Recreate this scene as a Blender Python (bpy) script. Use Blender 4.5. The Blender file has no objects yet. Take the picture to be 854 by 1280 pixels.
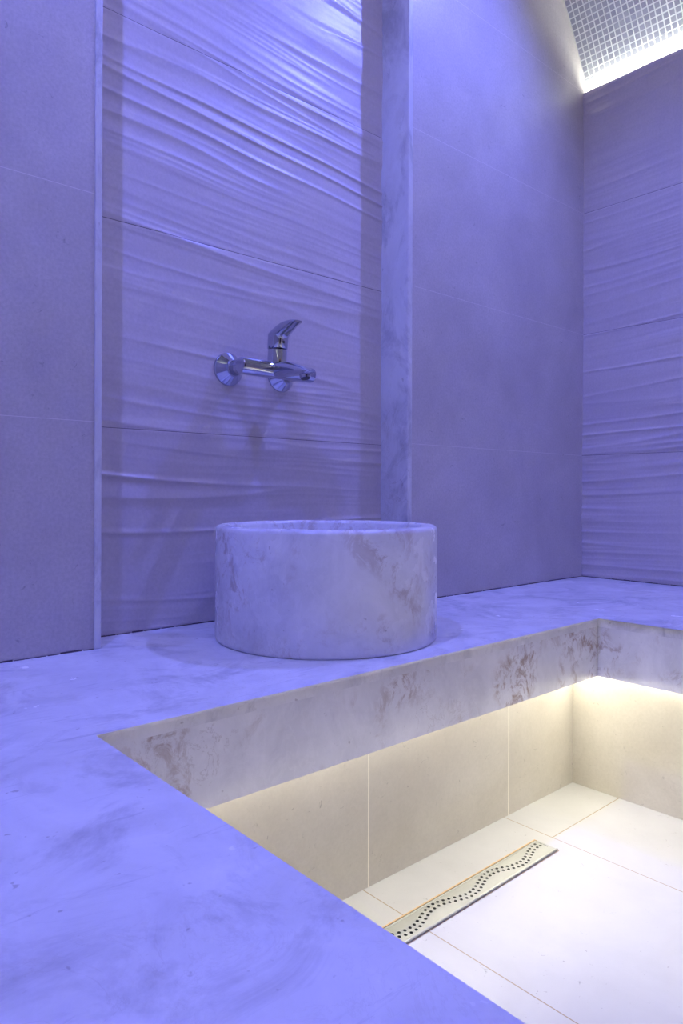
import bpy, bmesh, math, random
from mathutils import Vector, Matrix, noise
random.seed(4)
C = bpy.context.scene.collection
PI = math.pi

# ---------------------------------------------------------------- dimensions (metres, z=0 is the bench top)
YW = 1.338          # back wall
YN = 1.440          # niche wall
XL, XR = -0.404, 2.3644
XC = 0.980
YF = -1.50
TILE = 0.4417
WTOP = 4 * TILE
PX0, PX1, PY1 = 0.3455, 1.6162, 0.8734      # pit edges
FZ = -0.1446        # fascia bottom
RO = 0.156          # overhang
FLOOR = -0.497
NX0, NX1 = 0.5434, 1.4458                   # niche opening incl. marble jambs
VZ, VR = 1.087, 1.569                       # vault centre height, radius

# ---------------------------------------------------------------- node helpers
class NT:
    def __init__(s, name):
        s.m = bpy.data.materials.new(name); s.m.use_nodes = True
        s.t = s.m.node_tree; s.t.nodes.clear()
        s.out = s.t.nodes.new('ShaderNodeOutputMaterial')
        s.b = s.t.nodes.new('ShaderNodeBsdfPrincipled')
        s.t.links.new(s.b.outputs[0], s.out.inputs[0])
    def n(s, ty, **kw):
        nd = s.t.nodes.new(ty)
        for k, v in kw.items(): setattr(nd, k, v)
        return nd
    def l(s, a, b): s.t.links.new(a, b)
    def val(s, nd, **kw):
        for k, v in kw.items(): nd.inputs[k.replace('_', ' ')].default_value = v
    def coord(s, scale=(1, 1, 1), which='Object'):
        tc = s.n('ShaderNodeTexCoord'); mp = s.n('ShaderNodeMapping')
        mp.inputs['Scale'].default_value = scale
        s.l(tc.outputs[which], mp.inputs[0]); return mp.outputs[0]
    def noise(s, co, scale, detail=4, rough=.55, dist=0):
        nd = s.n('ShaderNodeTexNoise'); s.l(co, nd.inputs['Vector'])
        s.val(nd, Scale=scale, Detail=detail, Roughness=rough, Distortion=dist)
        return nd.outputs[0]
    def ramp(s, f, stops):
        nd = s.n('ShaderNodeValToRGB'); s.l(f, nd.inputs[0])
        e = nd.color_ramp.elements
        while len(e) < len(stops): e.new(0.5)
        for i, (p, c) in enumerate(stops):
            e[i].position = p
            e[i].color = (c, c, c, 1) if isinstance(c, (int, float)) else (*c, 1)
        return nd.outputs[0]
    def mix(s, f, a, b):
        nd = s.n('ShaderNodeMix', data_type='RGBA')
        if isinstance(f, (int, float)): nd.inputs[0].default_value = f
        else: s.l(f, nd.inputs[0])
        for sock, v in ((nd.inputs[6], a), (nd.inputs[7], b)):
            if isinstance(v, tuple): sock.default_value = (*v, 1)
            else: s.l(v, sock)
        return nd.outputs[2]
    def math(s, op, a, b=None, clamp=False):
        nd = s.n('ShaderNodeMath', operation=op, use_clamp=clamp)
        for i, v in enumerate((a, b)):
            if v is None: continue
            if isinstance(v, (int, float)): nd.inputs[i].default_value = v
            else: s.l(v, nd.inputs[i])
        return nd.outputs[0]
    def bump(s, h, strength=.3, dist=.002):
        nd = s.n('ShaderNodeBump'); s.val(nd, Strength=strength, Distance=dist)
        s.l(h, nd.inputs['Height']); s.l(nd.outputs[0], s.b.inputs['Normal'])
    def lines(s, co, axis, pitch, offs, width):
        """1 on thin joint lines at offs + k*pitch along the given axis"""
        sp = s.n('ShaderNodeSeparateXYZ'); s.l(co, sp.inputs[0])
        v = s.math('ADD', sp.outputs[axis], -offs + pitch * 50.5)
        v = s.math('DIVIDE', v, pitch); v = s.math('FRACT', v)
        v = s.math('SUBTRACT', v, .5); v = s.math('ABSOLUTE', v)
        v = s.math('MULTIPLY', v, pitch)
        return s.math('LESS_THAN', v, width / 2)

def limestone(name, light, dark, joints=(), jcol=(.9, .88, .84), rough=.5, fleck=.5, seed=0., grain=.28):
    t = NT(name); co = t.coord()
    ad = t.n('ShaderNodeVectorMath', operation='ADD'); t.l(co, ad.inputs[0]); ad.inputs[1].default_value = (seed, seed * .7, seed * 1.3)
    cs = ad.outputs[0]
    c = t.mix(t.ramp(t.noise(cs, 5, 6, .62, .4), [(.3, 0), (.7, 1)]), dark, light)
    fine = t.ramp(t.noise(cs, 160, 3, .6), [(.35, 0), (.65, 1)])
    c = t.mix(t.math('MULTIPLY', fine, grain), c, tuple(x * .62 for x in dark))
    fl = t.ramp(t.noise(cs, 42, 3, .7, 1.5), [(.66, 0), (.74, 1)])
    c = t.mix(t.math('MULTIPLY', fl, fleck * .55), c, tuple(x * .4 for x in dark))
    vn = t.ramp(t.noise(cs, 9, 6, .7, 2.5), [(.485, 0), (.5, 1), (.515, 0)])
    msk = t.ramp(t.noise(cs, 4, 2), [(.52, 0), (.68, 1)])
    c = t.mix(t.math('MULTIPLY', t.math('MULTIPLY', vn, msk), .22 * fleck), c, tuple(x * .55 for x in dark))
    for axis, pitch, offs, w in joints:
        c = t.mix(t.lines(co, axis, pitch, offs, w), c, jcol)
    t.l(c, t.b.inputs['Base Color']); t.val(t.b, Roughness=rough)
    t.bump(t.noise(cs, 220, 2), .12, .0006)
    return t.m

def marble(name, stretch=(1, 1, 1), rough=.22, brown=1.0, grey=1.0, seed=0., streak=0., tone=1., stain=None, hair=.45, wisp=.22):
    t = NT(name); co = t.coord(stretch)
    ad = t.n('ShaderNodeVectorMath', operation='ADD'); t.l(co, ad.inputs[0]); ad.inputs[1].default_value = (seed, seed * 1.7, seed * .3)
    cs = ad.outputs[0]
    c = t.mix(t.ramp(t.noise(cs, 7, 8, .62, .9), [(.32, 0), (.68, 1)]), (.70, .69, .69), (.88, .87, .86))
    # pale wisps
    w = t.ramp(t.noise(cs, 16, 7, .65, .6), [(.47, 0), (.5, 1), (.54, 0)])
    c = t.mix(t.math('MULTIPLY', w, wisp), c, (.93, .92, .91))
    # soft grey clouds
    g = t.ramp(t.noise(cs, 6.5, 7, .70, .8), [(.51, 0), (.66, 1)])
    c = t.mix(t.math('MULTIPLY', g, .42 * grey, True), c, (.27, .26, .29))
    # brown blotches gathered into clumps
    b = t.ramp(t.noise(cs, 24, 7, .78, .7), [(.50, 0), (.60, 1)])
    bm_ = t.ramp(t.noise(cs, 6.1, 3, .5, .6), [(.47, 0), (.60, 1)])
    c = t.mix(t.math('MULTIPLY', t.math('MULTIPLY', b, bm_), .62 * brown, True), c, (.34, .22, .15))
    # hairline veins
    v = t.ramp(t.noise(cs, 11, 6, .7, .9), [(.488, 0), (.5, 1), (.512, 0)])
    vm = t.ramp(t.noise(cs, 3.4, 2), [(.5, 0), (.66, 1)])
    c = t.mix(t.math('MULTIPLY', t.math('MULTIPLY', v, vm), hair), c, (.33, .26, .22))
    if streak:
        st = t.ramp(t.noise(t.coord((3, 22, 1)), 3, 5, .7, .5), [(.6, 0), (.72, 1)])
        c = t.mix(t.math('MULTIPLY', st, streak), c, (.3, .29, .33))
    if stain:
        sp = t.n('ShaderNodeVectorMath', operation='DISTANCE'); t.l(t.coord(), sp.inputs[0]); sp.inputs[1].default_value = stain
        sd = t.math('ADD', sp.outputs['Value'], t.math('MULTIPLY', t.noise(cs, 14, 3), .05))
        c = t.mix(t.math('MULTIPLY', t.ramp(sd, [(.085, 1), (.105, 0)]), .22), c, (.62, .55, .30))
    if tone != 1: c = t.mix(1 - tone, c, (.25, .25, .28))
    # tiny pits
    p = t.ramp(t.noise(cs, 75, 2, .6), [(.70, 0), (.75, 1)])
    c = t.mix(t.math('MULTIPLY', p, .4), c, (.25, .2, .18))
    t.l(c, t.b.inputs['Base Color'])
    r = t.math('ADD', t.math('MULTIPLY', t.noise(cs, 18, 4), .16), rough - .08)
    t.l(r, t.b.inputs['Roughness'])
    t.bump(t.noise(cs, 60, 4, .6), .12, .0008)
    return t.m

def plain(name, col, rough=.5, metal=0., bump=0.):
    t = NT(name); co = t.coord()
    c = t.mix(t.noise(co, 30, 3), tuple(x * .93 for x in col), tuple(min(1, x * 1.05) for x in col))
    t.l(c, t.b.inputs['Base Color']); t.val(t.b, Roughness=rough, Metallic=metal)
    if bump: t.bump(t.noise(co, 150, 2), bump, .001)
    return t.m

def emit(name, col, strength):
    t = NT(name); t.val(t.b, Roughness=.5)
    t.b.inputs['Base Color'].default_value = (.9, .9, .85, 1)
    t.b.inputs['Emission Color'].default_value = (*col, 1)
    t.b.inputs['Emission Strength'].default_value = strength
    return t.m

M = {}
M['wall'] = limestone('limestone_wall_tile', (.62, .57, .56), (.50, .455, .45), [(2, TILE, 0, .0011)], (.72, .67, .65), .42, .9)
M['riser'] = limestone('limestone_riser_back', (.60, .565, .50), (.51, .475, .41), [(0, .4825, .9733, .0022)], (.92, .88, .76), .38, 1.0, 3., .13)
M['riser_side'] = limestone('limestone_riser_side', (.60, .565, .50), (.51, .475, .41), [(1, .4825, .8934, .0022)], (.92, .88, .76), .38, 1.0, 5., .13)
M['ripple'] = limestone('rippled_wall_tile', (.63, .575, .57), (.575, .52, .52), [(2, TILE, 0, .0012)], (.10, .08, .10), .37, .25, 8., .22)
M['marble_top'] = marble('marble_bench_top', (1, 1, 1), .24, .15, 1.0, 2.0, .35, 1., (.6803 - XC, 1.3316 - (YW - .2), -FLOOR), .15, .08)
M['marble_edge'] = marble('marble_fascia', (1, 1, .8), .22, 1.25, .35, 7.3)
M['marble_bowl'] = marble('marble_bowl', (1, 1, .8), .26, .75, .5, 12.1)
M['marble_jamb'] = marble('marble_jamb', (2, 1, .6), .3, .2, 1.5, 21.7, 0, .72)
M['chrome'] = plain('polished_chrome', (.53, .55, .62), .045, 1.)
M['steel'] = plain('brushed_steel', (.40, .405, .40), .42, 1., .05)
M['dark'] = plain('dark_drain_hole', (.015, .014, .013), .6)
M['aer'] = plain('dark_aerator', (.03, .035, .05), .4)
M['grout'] = plain('stained_grout', (.55, .38, .20), .8, 0, .3)
M['sealant'] = plain('dark_sealant', (.10, .07, .09), .7)
M['plaster'] = plain('plaster', (.6, .56, .55), .7, 0, .1)

# floor tiles
t = NT('limestone_floor_tile'); co = t.coord()
c = t.mix(t.ramp(t.noise(co, 4, 6, .6, .5), [(.3, 0), (.7, 1)]), (.42, .42, .425), (.49, .49, .49))
f_ = t.ramp(t.noise(co, 60, 4, .7, 1.5), [(.665, 0), (.72, 1)])
c = t.mix(t.math('MULTIPLY', f_, .6), c, (.16, .15, .15))
sp = t.n('ShaderNodeSeparateXYZ'); t.l(co, sp.inputs[0])
def near(ax, v, w):
    return t.math('LESS_THAN', t.math('ABSOLUTE', t.math('SUBTRACT', sp.outputs[ax], v)), w / 2)
j = t.math('MAXIMUM', near(0, .9735, .0024), near(0, 1.4535, .0024))
j = t.math('MAXIMUM', j, near(0, .4935, .0024))
k = t.math('MAXIMUM', near(1, .8955, .0024), near(1, -.045, .0024))
k = t.math('MULTIPLY', k, t.math('GREATER_THAN', sp.outputs[0], 1.4535))
j = t.math('MAXIMUM', j, k)
j = t.math('MAXIMUM', j, near(1, .374, .002)); j = t.math('MAXIMUM', j, near(1, -.586, .002))
c = t.mix(j, c, (.30, .22, .14))
t.l(c, t.b.inputs['Base Color']); t.val(t.b, Roughness=.4)
t.bump(t.noise(co, 200, 2), .1, .0005)
M['floor'] = t.m

# mosaic: white grout bed with separate small tiles laid on it
M['mosaic_grout'] = plain('mosaic_grout', (.93, .93, .90), .7)
t = NT('mosaic_tile'); ge = t.n('ShaderNodeNewGeometry')
t.l(t.mix(ge.outputs['Random Per Island'], (.42, .42, .46), (.50, .50, .53)), t.b.inputs['Base Color'])
t.val(t.b, Roughness=.28); M['mosaic'] = t.m

M['led_warm'] = emit('led_warm', (1.0, .98, .80), 29)
M['led_white'] = emit('led_white', (.94, 1.0, .86), 105)
M['led_dim'] = emit('led_dim', (1.0, .975, .80), 10)

# ---------------------------------------------------------------- object helpers
def put(name, bm, mat, parent=None, smooth=False):
    """bmesh in world coordinates -> linked object (relative to its parent)"""
    bmesh.ops.recalc_face_normals(bm, faces=bm.faces)
    me = bpy.data.meshes.new(name); bm.to_mesh(me); bm.free()
    o = bpy.data.objects.new(name, me); C.objects.link(o)
    me.materials.append(mat)
    if parent:
        w = Vector(parent['_w'])
        me.transform(Matrix.Translation(-w)); o.parent = parent
    if smooth:
        for p in me.polygons: p.use_smooth = True
        md = o.modifiers.new('es', 'EDGE_SPLIT'); md.split_angle = math.radians(smooth if smooth > 1 else 35)
    return o
def tag(o, label=None, cat=None, group=None, kind=None):
    for k, v in (('label', label), ('category', cat), ('group', group), ('kind', kind)):
        if v: o[k] = v
    return o
def empty(name, loc):
    o = bpy.data.objects.new(name, None); C.objects.link(o); o.location = loc; o['_w'] = tuple(loc)
    o.empty_display_size = .1
    return o
def box(bm, x0, x1, y0, y1, z0, z1, bev=0, seg=2):
    b = bmesh.new()
    bmesh.ops.create_cube(b, size=1)
    for v in b.verts:
        v.co = Vector(((x0 + x1) / 2 + v.co.x * (x1 - x0), (y0 + y1) / 2 + v.co.y * (y1 - y0), (z0 + z1) / 2 + v.co.z * (z1 - z0)))
    if bev: bmesh.ops.bevel(b, geom=b.edges[:], offset=bev, segments=seg, profile=.5, affect='EDGES')
    me = bpy.data.meshes.new('t'); b.to_mesh(me); b.free(); bm.from_mesh(me); bpy.data.meshes.remove(me)
    return bm
def prism(bm, pts, z0, z1):
    lo = [bm.verts.new((x, y, z0)) for x, y in pts]; hi = [bm.verts.new((x, y, z1)) for x, y in pts]
    n = len(pts); bm.faces.new(lo[::-1]); top = bm.faces.new(hi)
    for i in range(n): bm.faces.new((lo[i], lo[(i + 1) % n], hi[(i + 1) % n], hi[i]))
    return top
def loft(bm, secs, n=48, pw=2.0, cap=(True, True)):
    """secs: (centre, u axis, v axis, ru, rv) -> closed tube"""
    rings = []
    for c, u, v, ru, rv in secs:
        c, u, v = Vector(c), Vector(u), Vector(v); r = []
        for i in range(n):
            a = 2 * PI * i / n; ca, sa = math.cos(a), math.sin(a)
            x = math.copysign(abs(ca) ** (2 / pw), ca) * ru; y = math.copysign(abs(sa) ** (2 / pw), sa) * rv
            r.append(bm.verts.new(c + u * x + v * y))
        rings.append(r)
    for a, b in zip(rings, rings[1:]):
        for i in range(n): bm.faces.new((a[i], a[(i + 1) % n], b[(i + 1) % n], b[i]))
    if cap[0]: bm.faces.new(rings[0][::-1])
    if cap[1]: bm.faces.new(rings[-1])
    return rings
def lathe(bm, c, ax, prof, n=64, cap=(True, True)):
    ax = Vector(ax).normalized(); u = ax.orthogonal().normalized(); v = ax.cross(u)
    return loft(bm, [(Vector(c) + ax * d, u, v, r, r) for d, r in prof], n, 2, cap)

# ---------------------------------------------------------------- rippled tile relief
def ripple(u, v, seed):
    """metres along and up the wall -> relief height in metres; each 44 cm tile drifts its own way"""
    s = seed * 17.3
    tilt = .10 * math.sin(u * 3.1 + s)
    w = v + .055 * u * min(1, .3 + v) + .022 * noise.noise((u * 1.5 + s, v * 1.8, s)) + .0045 * noise.noise((u * 4, v * 6, s + 4))
    a = noise.noise((u * .9 + s, w * 20, 3.1 + s)); b = noise.noise((u * 1.6 + s, w * 44, 9.7 + s))
    c = noise.noise((u * .7 - s, w * 9, 1.7 + s))
    m1 = .5 + .5 * noise.noise((u * 1.7, v * 4.5, s + 20)); m2 = .5 + .5 * noise.noise((u * 2.2 + 5, v * 5, s + 31))
    ra = max(0, 1 - abs(a) * 3.2) ** 2 ; rb = max(0, 1 - abs(b) * 2.6) ** 2
    h = .0032 * ra * (m1 * 1.7) ** 2 + .0009 * rb * (m2 * 1.7) ** 2 + .0030 * c
    # fade to flat at tile joints
    d = abs(v / TILE - round(v / TILE)) * TILE
    if d < .0010: h -= .0006
    return h

# ---------------------------------------------------------------- the room shell
S = lambda o: tag(o, kind='structure')
arcx = lambda z: XC + math.sqrt(max(0, VR ** 2 - (z - VZ) ** 2))
bm = bmesh.new()
ZT = 2.75; NH = 2.20
box(bm, -.62, NX0, YW, YW + .25, -.62, ZT)
box(bm, NX1, 2.6, YW, YW + .25, -.62, ZT)
box(bm, NX0, NX1, YW, YW + .25, NH, ZT)
box(bm, NX0, NX1, YN + .02, YW + .25, -.62, NH)
S(put('wall_back', bm, M['wall']))

bm = bmesh.new()      # niche wall: real relief
x0, x1 = NX0, NX1; nu, nv = 70, 860
g = [[None] * (nv + 1) for _ in range(nu + 1)]
for i in range(nu + 1):
    for k in range(nv + 1):
        u = x0 + (x1 - x0) * i / nu; v = NH * k / nv
        g[i][k] = bm.verts.new((u, YN - ripple(u, v, 1.0), v))
for i in range(nu):
    for k in range(nv): bm.faces.new((g[i][k], g[i + 1][k], g[i + 1][k + 1], g[i][k + 1]))
o = put('wall_niche', bm, M['ripple']); S(o)
for p in o.data.polygons: p.use_smooth = True

bm = bmesh.new()      # right wall front relief plus body
y0, y1 = YF, YW; nu, nv = 170, 700
g = [[None] * (nv + 1) for _ in range(nu + 1)]
for i in range(nu + 1):
    for k in range(nv + 1):
        u = y0 + (y1 - y0) * i / nu; v = WTOP * k / nv
        e = min(1, (y1 - u) / .12)
        g[i][k] = bm.verts.new((XR - ripple(u * 1.0 + 3, v, 2.0) * (.45 + .95 * (1 - e * .4)) * (0 if k in (0, nv) else 1), u, v))
for i in range(nu):
    for k in range(nv): bm.faces.new((g[i][k], g[i + 1][k], g[i + 1][k + 1], g[i][k + 1]))
o = put('wall_right', bm, M['ripple']); S(o)
for p in o.data.polygons: p.use_smooth = True
bm = bmesh.new()
box(bm, XR + .010, XR + .014, YF, YW, 0, WTOP)
box(bm, XR + .0005, XR + .014, YF, YW, WTOP - .001, WTOP)
box(bm, XR + .010, 2.6, YF, YW, -.62, 1.7405)
S(put('wall_right_core', bm, M['plaster']))  # core and ledge of the right wall, behind its relief
bm = bmesh.new()
box(bm, XL - .012, XL, YF, YW, -.62, WTOP)
box(bm, XL - .22, XL - .012, YF, YW, -.62, 1.7405)
S(put('wall_left', bm, M['wall']))
bm = bmesh.new(); box(bm, -.62, 2.6, YF - .2, YF, -.62, ZT); S(put('wall_front', bm, M['wall']))
bm = bmesh.new(); box(bm, -.62, 2.6, YF, YW, FLOOR - .1, FLOOR)
S(put('floor', bm, M['floor']))
M['added_door'] = plain('added_door_glass', (.02, .022, .035), .08); M['wood'] = plain('added_frame_wood', (.62, .30, .10), .4)  # colours picked for dark and orange reflections in the chrome
bm = bmesh.new(); box(bm, .62, 1.34, YF + .004, YF + .014, FLOOR + .002, 1.55); d_ = S(put('added_door_1', bm, M['added_door']))  # unseen door behind the camera, added for the chrome to reflect
bm = bmesh.new(); box(bm, .53, .6195, YF + .001, YF + .03, FLOOR + .002, 1.64, .003); box(bm, 1.3405, 1.43, YF + .001, YF + .03, FLOOR + .002, 1.64, .003); box(bm, .6195, 1.3405, YF + .001, YF + .03, 1.5505, 1.64, .003); S(put('added_door_frame', bm, M['wood']))  # wooden frame of the added door, gives the chrome its orange stripe

# vault with mosaic
bm = bmesh.new(); uvl = bm.loops.layers.uv.new('UVMap')
a0 = math.asin((1.60 - VZ) / VR); N = 120; rows = []
for i in range(N + 1):
    a = a0 + (PI - 2 * a0) * i / N
    rows.append([(bm.verts.new((XC + math.cos(a) * VR, y, VZ + math.sin(a) * VR)), VR * a, y) for y in (YF, YW)])
for r, s in zip(rows, rows[1:]):
    q = (r[0], r[1], s[1], s[0]); f = bm.faces.new([x[0] for x in q])
    for lp, x in zip(f.loops, q): lp[uvl].uv = (x[1], x[2])
bmesh.ops.solidify(bm, geom=bm.faces[:], thickness=.05)
for v in bm.verts: v.co.y = min(YW, max(YF, v.co.y))
o = put('ceiling', bm, M['mosaic_grout']); S(o)
for p in o.data.polygons: p.use_smooth = True
vt, ft = [], []
PT = .02; na = int((PI - 2 * a0) * VR / PT)
for i in range(na):
    for k in range(int((YW - YF) / PT)):
        qy = YW - (k + 1) * PT
        for rr, gp in ((VR + .0005, .0019), (VR - .0006, .0022)):
            for da, dy in ((gp, gp), (PT - gp, gp), (PT - gp, PT - gp), (gp, PT - gp)):
                a = a0 + (i * PT + da) / VR; vt.append((XC + math.cos(a) * rr, qy + dy, VZ + math.sin(a) * rr))
        b = len(vt) - 8
        ft.append((b + 4, b + 5, b + 6, b + 7))
        for q in range(4): ft.append((b + q, b + (q + 1) % 4, b + 4 + (q + 1) % 4, b + 4 + q))
old = o.data; nv = len(old.vertices)
nm = bpy.data.meshes.new('ceiling')
nm.from_pydata([tuple(v.co) for v in old.vertices] + vt, [], [tuple(p.vertices) for p in old.polygons] + [tuple(x + nv for x in f) for f in ft])
nm.materials.append(M['mosaic_grout']); nm.materials.append(M['mosaic'])
no = len(old.polygons)
nm.polygons.foreach_set('material_index', [0] * no + [1] * len(ft))
nm.polygons.foreach_set('use_smooth', [True] * no + [False] * len(ft))
o.data = nm

# marble jambs lining the niche
bm = bmesh.new(); box(bm, NX0, NX0 + .0140, YW - .003, YN + .01, 0, NH, .0015); S(put('trim_1', bm, M['marble_jamb']))
bm = bmesh.new(); box(bm, NX1 - .0190, NX1, YW - .003, YN + .01, 0, NH, .0030, 3); S(put('trim_2', bm, M['marble_jamb']))
# dark worn sealant where the walls meet the bench
bm = bmesh.new()
def beads(a, b, fixed, ax, z=.0):
    x = a
    while x < b:
        w = random.uniform(.010, .05); 
        if ax == 'x': box(bm, x, min(b, x + w), fixed - random.uniform(.0012, .0022), fixed + .002, z, z + random.uniform(.0012, .0030))
        else: box(bm, fixed - random.uniform(.0012, .0022), fixed + .002, x, min(b, x + w), z, z + random.uniform(.0012, .0030))
        x += w + random.uniform(.0, .006)
beads(XL, NX0, YW, 'x'); beads(NX1, XR, YW, 'x'); beads(NX0 + .014, NX1 - .02, YN - .001, 'x'); beads(-.6, YW, XR, 'y')
S(put('trim_3', bm, M['sealant']))

# ---------------------------------------------------------------- bench around the sunken pit
bench = empty('stone_bench', (XC, YW - .2, FLOOR))
tag(bench, 'pale grey marble bench running round the sunken floor under the walls', 'bench')
bm = bmesh.new()
e = .0005
pts = [(XL + e, YF + e), (PX0, YF + e), (PX0, PY1), (PX1, PY1), (PX1, YF + e), (XR - .004, YF + e), (XR - .004, YW - e),
       (NX1 - e, YW - e), (NX1 - e, YN + .005), (NX0 + e, YN + .005), (NX0 + e, YW - e), (XL + e, YW - e)]
top = prism(bm, pts, -.022, 0)
ed = []
for ee in bm.edges:
    a, b = ee.verts
    if a.co.z == 0 and b.co.z == 0:
        q = [(round(v.co.x, 4), round(v.co.y, 4)) for v in (a, b)]
        keys = [(PX0, YF + e), (PX0, PY1), (PX1, PY1), (PX1, YF + e)]
        keys = [(round(x, 4), round(y, 4)) for x, y in keys]
        if all(z in keys for z in q): ed.append(ee)
bmesh.ops.bevel(bm, geom=ed, offset=.009, segments=4, profile=.5, affect='EDGES')
put('seat_slab', bm, M['marble_top'], bench, 40)
T = .020
def fascia(poly, lab):
    bm = bmesh.new(); prism(bm, poly, FZ, -.022)
    return put('fascia', bm, M['marble_edge'], bench)
g_ = .0006
fascia([(PX0 - T + g_, PY1 + T), (PX0 + g_, PY1), (PX1 - g_, PY1), (PX1 + T - g_, PY1 + T)], '')
fascia([(PX1, PY1 - g_), (PX1, YF + e), (PX1 + T, YF + e), (PX1 + T, PY1 + T - g_)], '')
fascia([(PX0, PY1 - g_), (PX0 - T, PY1 + T - g_), (PX0 - T, YF + e), (PX0, YF + e)], '')
RY, RX1, RX0 = PY1 + RO, PX1 + RO, PX0 - RO
bm = bmesh.new()     # underside panels
prism(bm, [(RX0, YF + e), (PX0 - T - e, YF + e), (PX0 - T - e, PY1 + T + e), (PX1 + T + e, PY1 + T + e), (PX1 + T + e, YF + e), (RX1, YF + e), (RX1, RY), (RX0, RY)], FZ + .001, FZ + .012)
put('soffit', bm, M['plaster'], bench)
bm = bmesh.new(); box(bm, RX0, RX1, RY, RY + .02, FLOOR, -.022); put('riser', bm, M['riser'], bench)
bm = bmesh.new(); box(bm, RX1, RX1 + .02, YF + e, RY - .0005, FLOOR, -.022); put('riser', bm, M['riser_side'], bench)
bm = bmesh.new(); box(bm, RX0 - .02, RX0, YF + e, RY - .0005, FLOOR, -.022); put('riser', bm, M['riser_side'], bench)

# ---------------------------------------------------------------- light strips
def strip(name, b0, mat, lab):
    bm = bmesh.new(); box(bm, *b0); o = put(name, bm, mat); tag(o, lab, 'light strip'); return o
zt = FZ - .0005
strip('light_strip', (RX0 + .02, RX1 - .02, RY - .012, RY - .001, zt - .022, zt), M['led_warm'], 'warm light strip under the bench overhang along the back riser behind the drain')
strip('light_strip', (RX1 - .012, RX1 - .001, YF + .02, RY - .014, zt - .022, zt), M['led_warm'], 'warm light strip under the bench overhang on the right side of the sunken floor')
strip('light_strip', (RX0 + .001, RX0 + .012, YF + .02, RY - .014, zt - .022, zt), M['led_dim'], 'warm light strip under the near left bench overhang')
strip('light_strip', (XR + .017, XR + .027, YF + .02, YW - .004, 1.7450, 1.7640), M['led_white'], 'cool white light strip hidden behind the top of the right rippled wall')
strip('light_strip', (XL - .027, XL - .017, YF + .02, YW - .004, 1.7450, 1.7640), M['led_white'], 'cool white light strip hidden behind the top of the left wall')

# ---------------------------------------------------------------- basin
BX, BY, BR, BH = .978, 1.152, .2364, .237
bm = bmesh.new()
e1 = .006
prof = [(0, BR - .004), (.003, BR - .001), (.008, BR), (BH - .010, BR), (BH - .005, BR - .0015), (BH - .0015, BR - .005), (BH, BR - .010),
        (BH, BR - .024), (BH - .002, BR - .028), (BH - .008, BR - .031), (.10, BR - .034), (.065, BR - .050), (.045, BR - .09), (.040, .04), (.038, .022)]
lathe(bm, (BX, BY, .0), (0, 0, 1), prof, 160)
# hand-cut irregularity
for v in bm.verts:
    if v.co.z > .01:
        d = Vector((v.co.x - BX, v.co.y - BY, 0)); r = d.length
        if r > .15:
            k = noise.noise((d.x * 6, d.y * 6, v.co.z * 9)) * .0012
            v.co += d / r * k
            if v.co.z > BH - .02: v.co.z += noise.noise((d.x * 14, d.y * 14, 2)) * .0016
bas = empty('washbasin', (BX, BY, 0))
tag(bas, 'round drum-shaped white marble washbasin standing on the bench below the faucet', 'basin')
put('bowl', bm, M['marble_bowl'], bas, 50)
bm = bmesh.new(); lathe(bm, (BX, BY, .0385), (0, 0, 1), [(0, .021), (.002, .021), (.003, .019), (.003, .012), (.001, .010)], 40)
tag(put('drain_ring', bm, M['chrome'], bas, 35), 'chrome waste fitting')

# ---------------------------------------------------------------- faucet
FX, FY, FZ_ = .9885, 1.350, .594
fc = empty('wall_faucet', (FX, YN, FZ_))
tag(fc, 'chrome single-lever mixer faucet mounted on the rippled niche wall above the basin', 'faucet')
for x in (.9105, 1.0665):
    bm = bmesh.new()
    lathe(bm, (x, YN + .004, .5985), (0, -1, 0), [(0, .039), (.006, .0400), (.009, .0392), (.011, .0375), (.030, .0215), (.034, .0185), (.036, .0180)], 64)
    put('escutcheon', bm, M['chrome'], fc, 30)
    bm = bmesh.new()
    lathe(bm, (x, YN - .030, .5975), (0, -1, 0), [(0, .0170), (.004, .0180), (.045, .0182), (.058, .0180), (.066, .0165)], 48)
    put('inlet_pipe', bm, M['chrome'], fc, 30)
bm = bmesh.new()
lathe(bm, (.884, FY, FZ_), (1, 0, 0), [(0, .0160), (.0015, .0185), (.004, .0195), (.205, .0188), (.211, .0178), (.213, .0150)], 64)
put('body', bm, M['chrome'], fc, 30)
tl = math.radians(4)
bm = bmesh.new()     # upright cartridge housing
ax = Vector((0, -math.sin(tl), math.cos(tl)))
lathe(bm, (FX, FY, FZ_), ax, [(-.016, .019), (-.010, .0228), (.0455, .0228), (.0470, .0220), (.0485, .0220)], 64)
put('cartridge_housing', bm, M['chrome'], fc, 30)
bm = bmesh.new()     # lever: cap that sweeps forward into a blade
X = (1, 0, 0)
def sec(y, z, deg, ru, rv):
    a = math.radians(deg); return ((FX, y, z), X, (0, -math.cos(a), math.sin(a)) if False else (0, math.cos(a), math.sin(a)), ru, rv)
b0 = Vector((FX, FY, FZ_)) + ax * .0495
prof = [(.0218, 0, -.0218, 0, .0218), (.0230, .0012, -.0230, .0012, .0230), (.0215, .022, -.0250, .019, .0233), (.0205, .0365, -.0262, .0250, .0234),
        (.0180, .0400, -.0290, .0280, .0230), (.004, .0475, -.0345, .0305, .0220), (-.012, .0545, -.0415, .0340, .0205), (-.028, .0590, -.0500, .0380, .0187),
        (-.046, .0605, -.0605, .0430, .0168), (-.062, .0595, -.0690, .0465, .0150), (-.0740, .0575, -.0765, .0490, .0135), (-.0795, .0555, -.0795, .0500, .0115)]
secs = []
for ty, tz, by, bz, ru in prof:
    t_ = Vector((FX, b0.y + ty, b0.z + tz)); b_ = Vector((FX, b0.y + by, b0.z + bz)); d_v = (t_ - b_) / 2
    secs.append(((t_ + b_) / 2, X, d_v.normalized(), ru, d_v.length))
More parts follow.
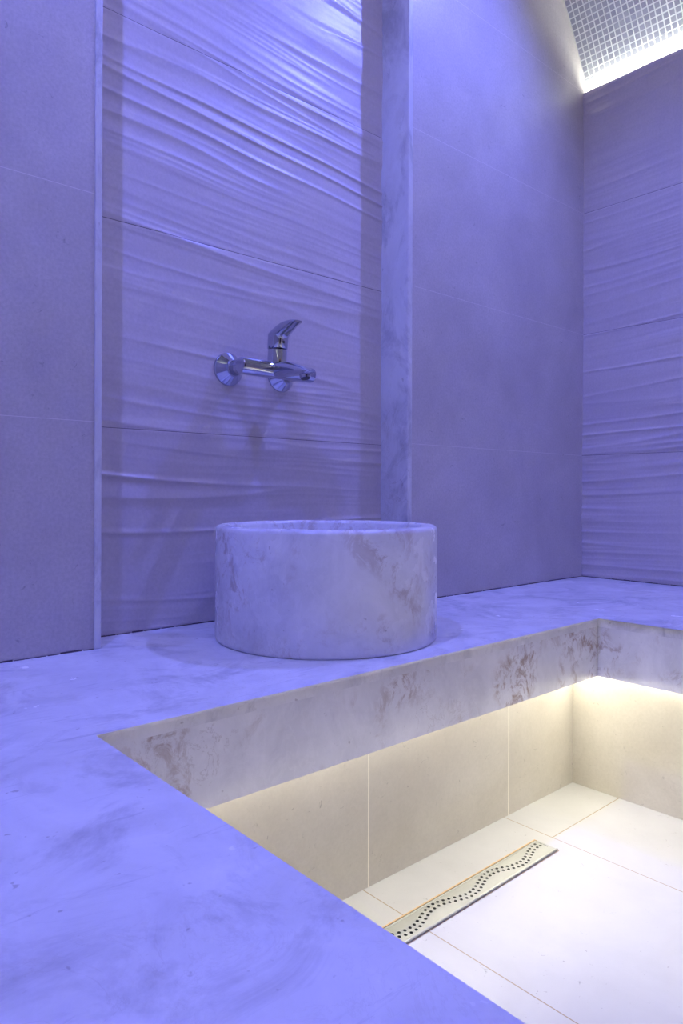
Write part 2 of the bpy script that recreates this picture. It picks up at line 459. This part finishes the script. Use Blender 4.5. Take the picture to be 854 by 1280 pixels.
loft(bm, secs, 48, 2.3)
put('lever_handle', bm, M['chrome'], fc, 60)
bm = bmesh.new()
d0 = Vector((FX, b0.y - .0235, b0.z + .014))
lathe(bm, d0, (0, -1, 0), [(-.003, .0032), (.0016, .0032), (.002, .0026)], 20); put('screw_cap', bm, M['aer'], fc, 30)
bm = bmesh.new()     # spout
secs = [((FX, FY + .010, FZ_), X, (0, 0, 1), .0180, .0170), ((FX, FY - .006, FZ_), X, (0, 0, 1), .0215, .0188), ((FX, FY - .030, FZ_ - .001), X, (0, .08, 1), .0222, .0178),
        ((FX, FY - .060, FZ_ - .004), X, (0, .10, 1), .0212, .0160), ((FX, FY - .088, FZ_ - .0100), X, (0, .14, 1), .0192, .0135),
        ((FX, FY - .108, FZ_ - .014), X, (0, .2, 1), .0172, .0105), ((FX, FY - .122, FZ_ - .0165), X, (0, .45, 1), .0150, .0065), ((FX, FY - .130, FZ_ - .0160), X, (0, .8, .8), .0120, .0025)]
loft(bm, secs, 48, 2.6)
put('spout', bm, M['chrome'], fc, 60)
bm = bmesh.new()
ad = Vector((0, -.28, -1)).normalized()
ac = (FX, FY - .106, FZ_ - .016)
lathe(bm, ac, ad, [(0, .0125), (.012, .0125), (.014, .0118), (.016, .0108)], 40); ae = put('aerator', bm, M['chrome'], fc, 30)
bm = bmesh.new(); lathe(bm, Vector(ac) + ad * .0155, ad, [(0, .0102), (.0012, .0102)], 40)
ae['_w'] = fc['_w']
me_ = put('aerator_screen', bm, M['aer'], ae, 30)

# ---------------------------------------------------------------- floor drain
DX0, DX1, DY0, DY1 = .550, 1.4135, .8530, .9175
dr = empty('linear_drain', ((DX0 + DX1) / 2, (DY0 + DY1) / 2, FLOOR))
tag(dr, 'long narrow stainless steel floor drain with two wavy rows of holes', 'drain')
bm = bmesh.new()
Z = FLOOR
box(bm, DX0, DX1, DY1 - .0035, DY1, Z, Z + .0008); box(bm, DX1 - .0020, DX1, DY0, DY1 - .0021, Z, Z + .0008)
box(bm, DX0, DX1 - .0021, DY0 - .001, DY0, Z, Z + .0006)
tag(put('grout_border', bm, M['grout'], dr), 'stained brown grout line')
bm = bmesh.new()
box(bm, DX0, DX1 - .004, DY1 - .0095, DY1 - .0050, Z, Z + .0016, .0004)
box(bm, DX0, DX1 - .004, DY0 + .0005, DY0 + .0055, Z, Z + .0060, .0020, 3)
box(bm, DX0, DX0 + .003, DY0 + .006, DY1 - .010, Z, Z + .0016)
put('frame', bm, M['steel'], dr, 40)
bm = bmesh.new(); box(bm, DX0 + .003, DX1 - .0025, DY0 + .0056, DY1 - .0096, Z, Z + .0004); put('tray', bm, M['dark'], dr)
# grate: plate with real punched holes
gx0, gx1, gy0, gy1 = DX0 + .004, DX1 - .0035, DY0 + .0062, DY1 - .0112
holes = []
per, amp = .175, .0108
sx = .0130
k = 0; x = 1.3905
while x > gx0 + .02:
    yy = .8905 + amp * math.cos(2 * PI * (x - 1.212) / per)
    holes.append((x, yy))
    x2 = x + .0045; y2 = yy - .0115 + (-amp * math.sin(2 * PI * (x - 1.212) / per) * 2 * PI / per) * .0045
    holes.append((x2, y2))
    sl = -amp * math.sin(2 * PI * (x - 1.212) / per) * 2 * PI / per
    x -= sx / math.sqrt(1 + sl * sl)
HR = .0034
cu = bpy.data.curves.new('gp', 'CURVE'); cu.dimensions = '2D'; cu.fill_mode = 'BOTH'; cu.extrude = .0006
def poly(pts):
    s = cu.splines.new('POLY'); s.points.add(len(pts) - 1); s.use_cyclic_u = True
    for p, (a, b) in zip(s.points, pts): p.co = (a, b, 0, 1)
poly([(gx0, gy0), (gx1, gy0), (gx1, gy1), (gx0, gy1)])
for hx, hy in holes: poly([(hx + HR * math.cos(a * PI / 8), hy + HR * math.sin(a * PI / 8)) for a in range(16)])
tmp = bpy.data.objects.new('gp', cu); C.objects.link(tmp)
dg = bpy.context.evaluated_depsgraph_get(); dg.update()
me = bpy.data.meshes.new_from_object(tmp.evaluated_get(dg))
bm = bmesh.new(); bm.from_mesh(me)
for v in bm.verts: v.co.z += Z + .0022
bpy.data.objects.remove(tmp); bpy.data.curves.remove(cu)
me.materials.clear()
put('grate', bm, M['steel'], dr)
# tiny worn engraving across the end of the plate
bm = bmesh.new()
y = gy1 - .004
for i in range(11):
    w = random.uniform(.0010, .0018); y -= w + .0009
    if i == 5: continue
    box(bm, gx1 - .0068, gx1 - .0045, y, y + .0005, Z + .0028, Z + .00295)
    box(bm, gx1 - .0068 + random.choice((0, .0018)), gx1 - .0062 + random.choice((0, .0017)), y, y + w, Z + .0028, Z + .00295)
tag(put('engraving', bm, M['aer'], dr), 'small worn engraved lettering')

# ---------------------------------------------------------------- lights
def spot(name, loc, tgt, w, col, size, blend, rad):
    l = bpy.data.lights.new(name, 'SPOT'); l.energy = w; l.color = col; l.spot_size = math.radians(size); l.spot_blend = blend; l.shadow_soft_size = rad
    o = bpy.data.objects.new(name, l); C.objects.link(o); o.location = loc
    o.rotation_euler = (Vector(tgt) - Vector(loc)).to_track_quat('-Z', 'Y').to_euler(); return o
BLUE = (.155, .195, 1.0)
for s in (-1, 1):
    spot('blue_spot', (XC + s * .92, .755, 2.30), (XC - s * .05, 1.10, 0), 112, BLUE, 120, 1.0, .018)
    spot('blue_spot', (XC + s * .80, -.35, 2.28), (XC + s * .9, -.25, 0), 27, BLUE, 85, .8, .05)  # extra unseen pair, added to bring blue onto the near bench
def area(name, loc, rot, w, col, sx, sy):
    l = bpy.data.lights.new(name, 'AREA'); l.shape = 'RECTANGLE'; l.size = sx; l.size_y = sy; l.energy = w; l.color = col
    o = bpy.data.objects.new(name, l); C.objects.link(o); o.location = loc; o.rotation_euler = rot; return o
area('ambient_fill', (XC, -.2, 2.55), (0, 0, 0), 8, (.50, .42, 1.0), 1.0, 2.0)  # unseen area lamp added as bluish ambient fill, no fitting there

w = bpy.data.worlds.new('w'); bpy.context.scene.world = w; w.use_nodes = True
w.node_tree.nodes['Background'].inputs[0].default_value = (.3, .28, .6, 1); w.node_tree.nodes['Background'].inputs[1].default_value = .1

# ---------------------------------------------------------------- camera
cd = bpy.data.cameras.new('camera'); cam = bpy.data.objects.new('camera', cd); C.objects.link(cam)
yaw, pit, rol = math.radians(41.538), math.radians(-.1134), math.radians(.1878)
F = Vector((math.sin(yaw) * math.cos(pit), math.cos(yaw) * math.cos(pit), math.sin(pit)))
R = Vector((math.cos(yaw), -math.sin(yaw), 0)); U = R.cross(F)
R2 = R * math.cos(rol) + U * math.sin(rol); U2 = -R * math.sin(rol) + U * math.cos(rol)
m = Matrix((( R2.x, U2.x, -F.x, 0), (R2.y, U2.y, -F.y, 0), (R2.z, U2.z, -F.z, .308), (0, 0, 0, 1)))
cam.matrix_world = m
cd.sensor_fit = 'VERTICAL'; cd.sensor_height = 36; cd.lens = 877.39 / 1280 * 36; cd.shift_y = -(640 - 615.91) / 1280
cd.clip_start = .02
bpy.context.scene.camera = cam
vs = bpy.context.scene.view_settings
vs.view_transform = 'Standard'; vs.look = 'None'; vs.exposure = 0; vs.gamma = 1
bpy.context.scene.cycles.max_bounces = 10; bpy.context.scene.cycles.diffuse_bounces = 6
for o in bpy.data.objects:
    if '_w' in o: del o['_w']
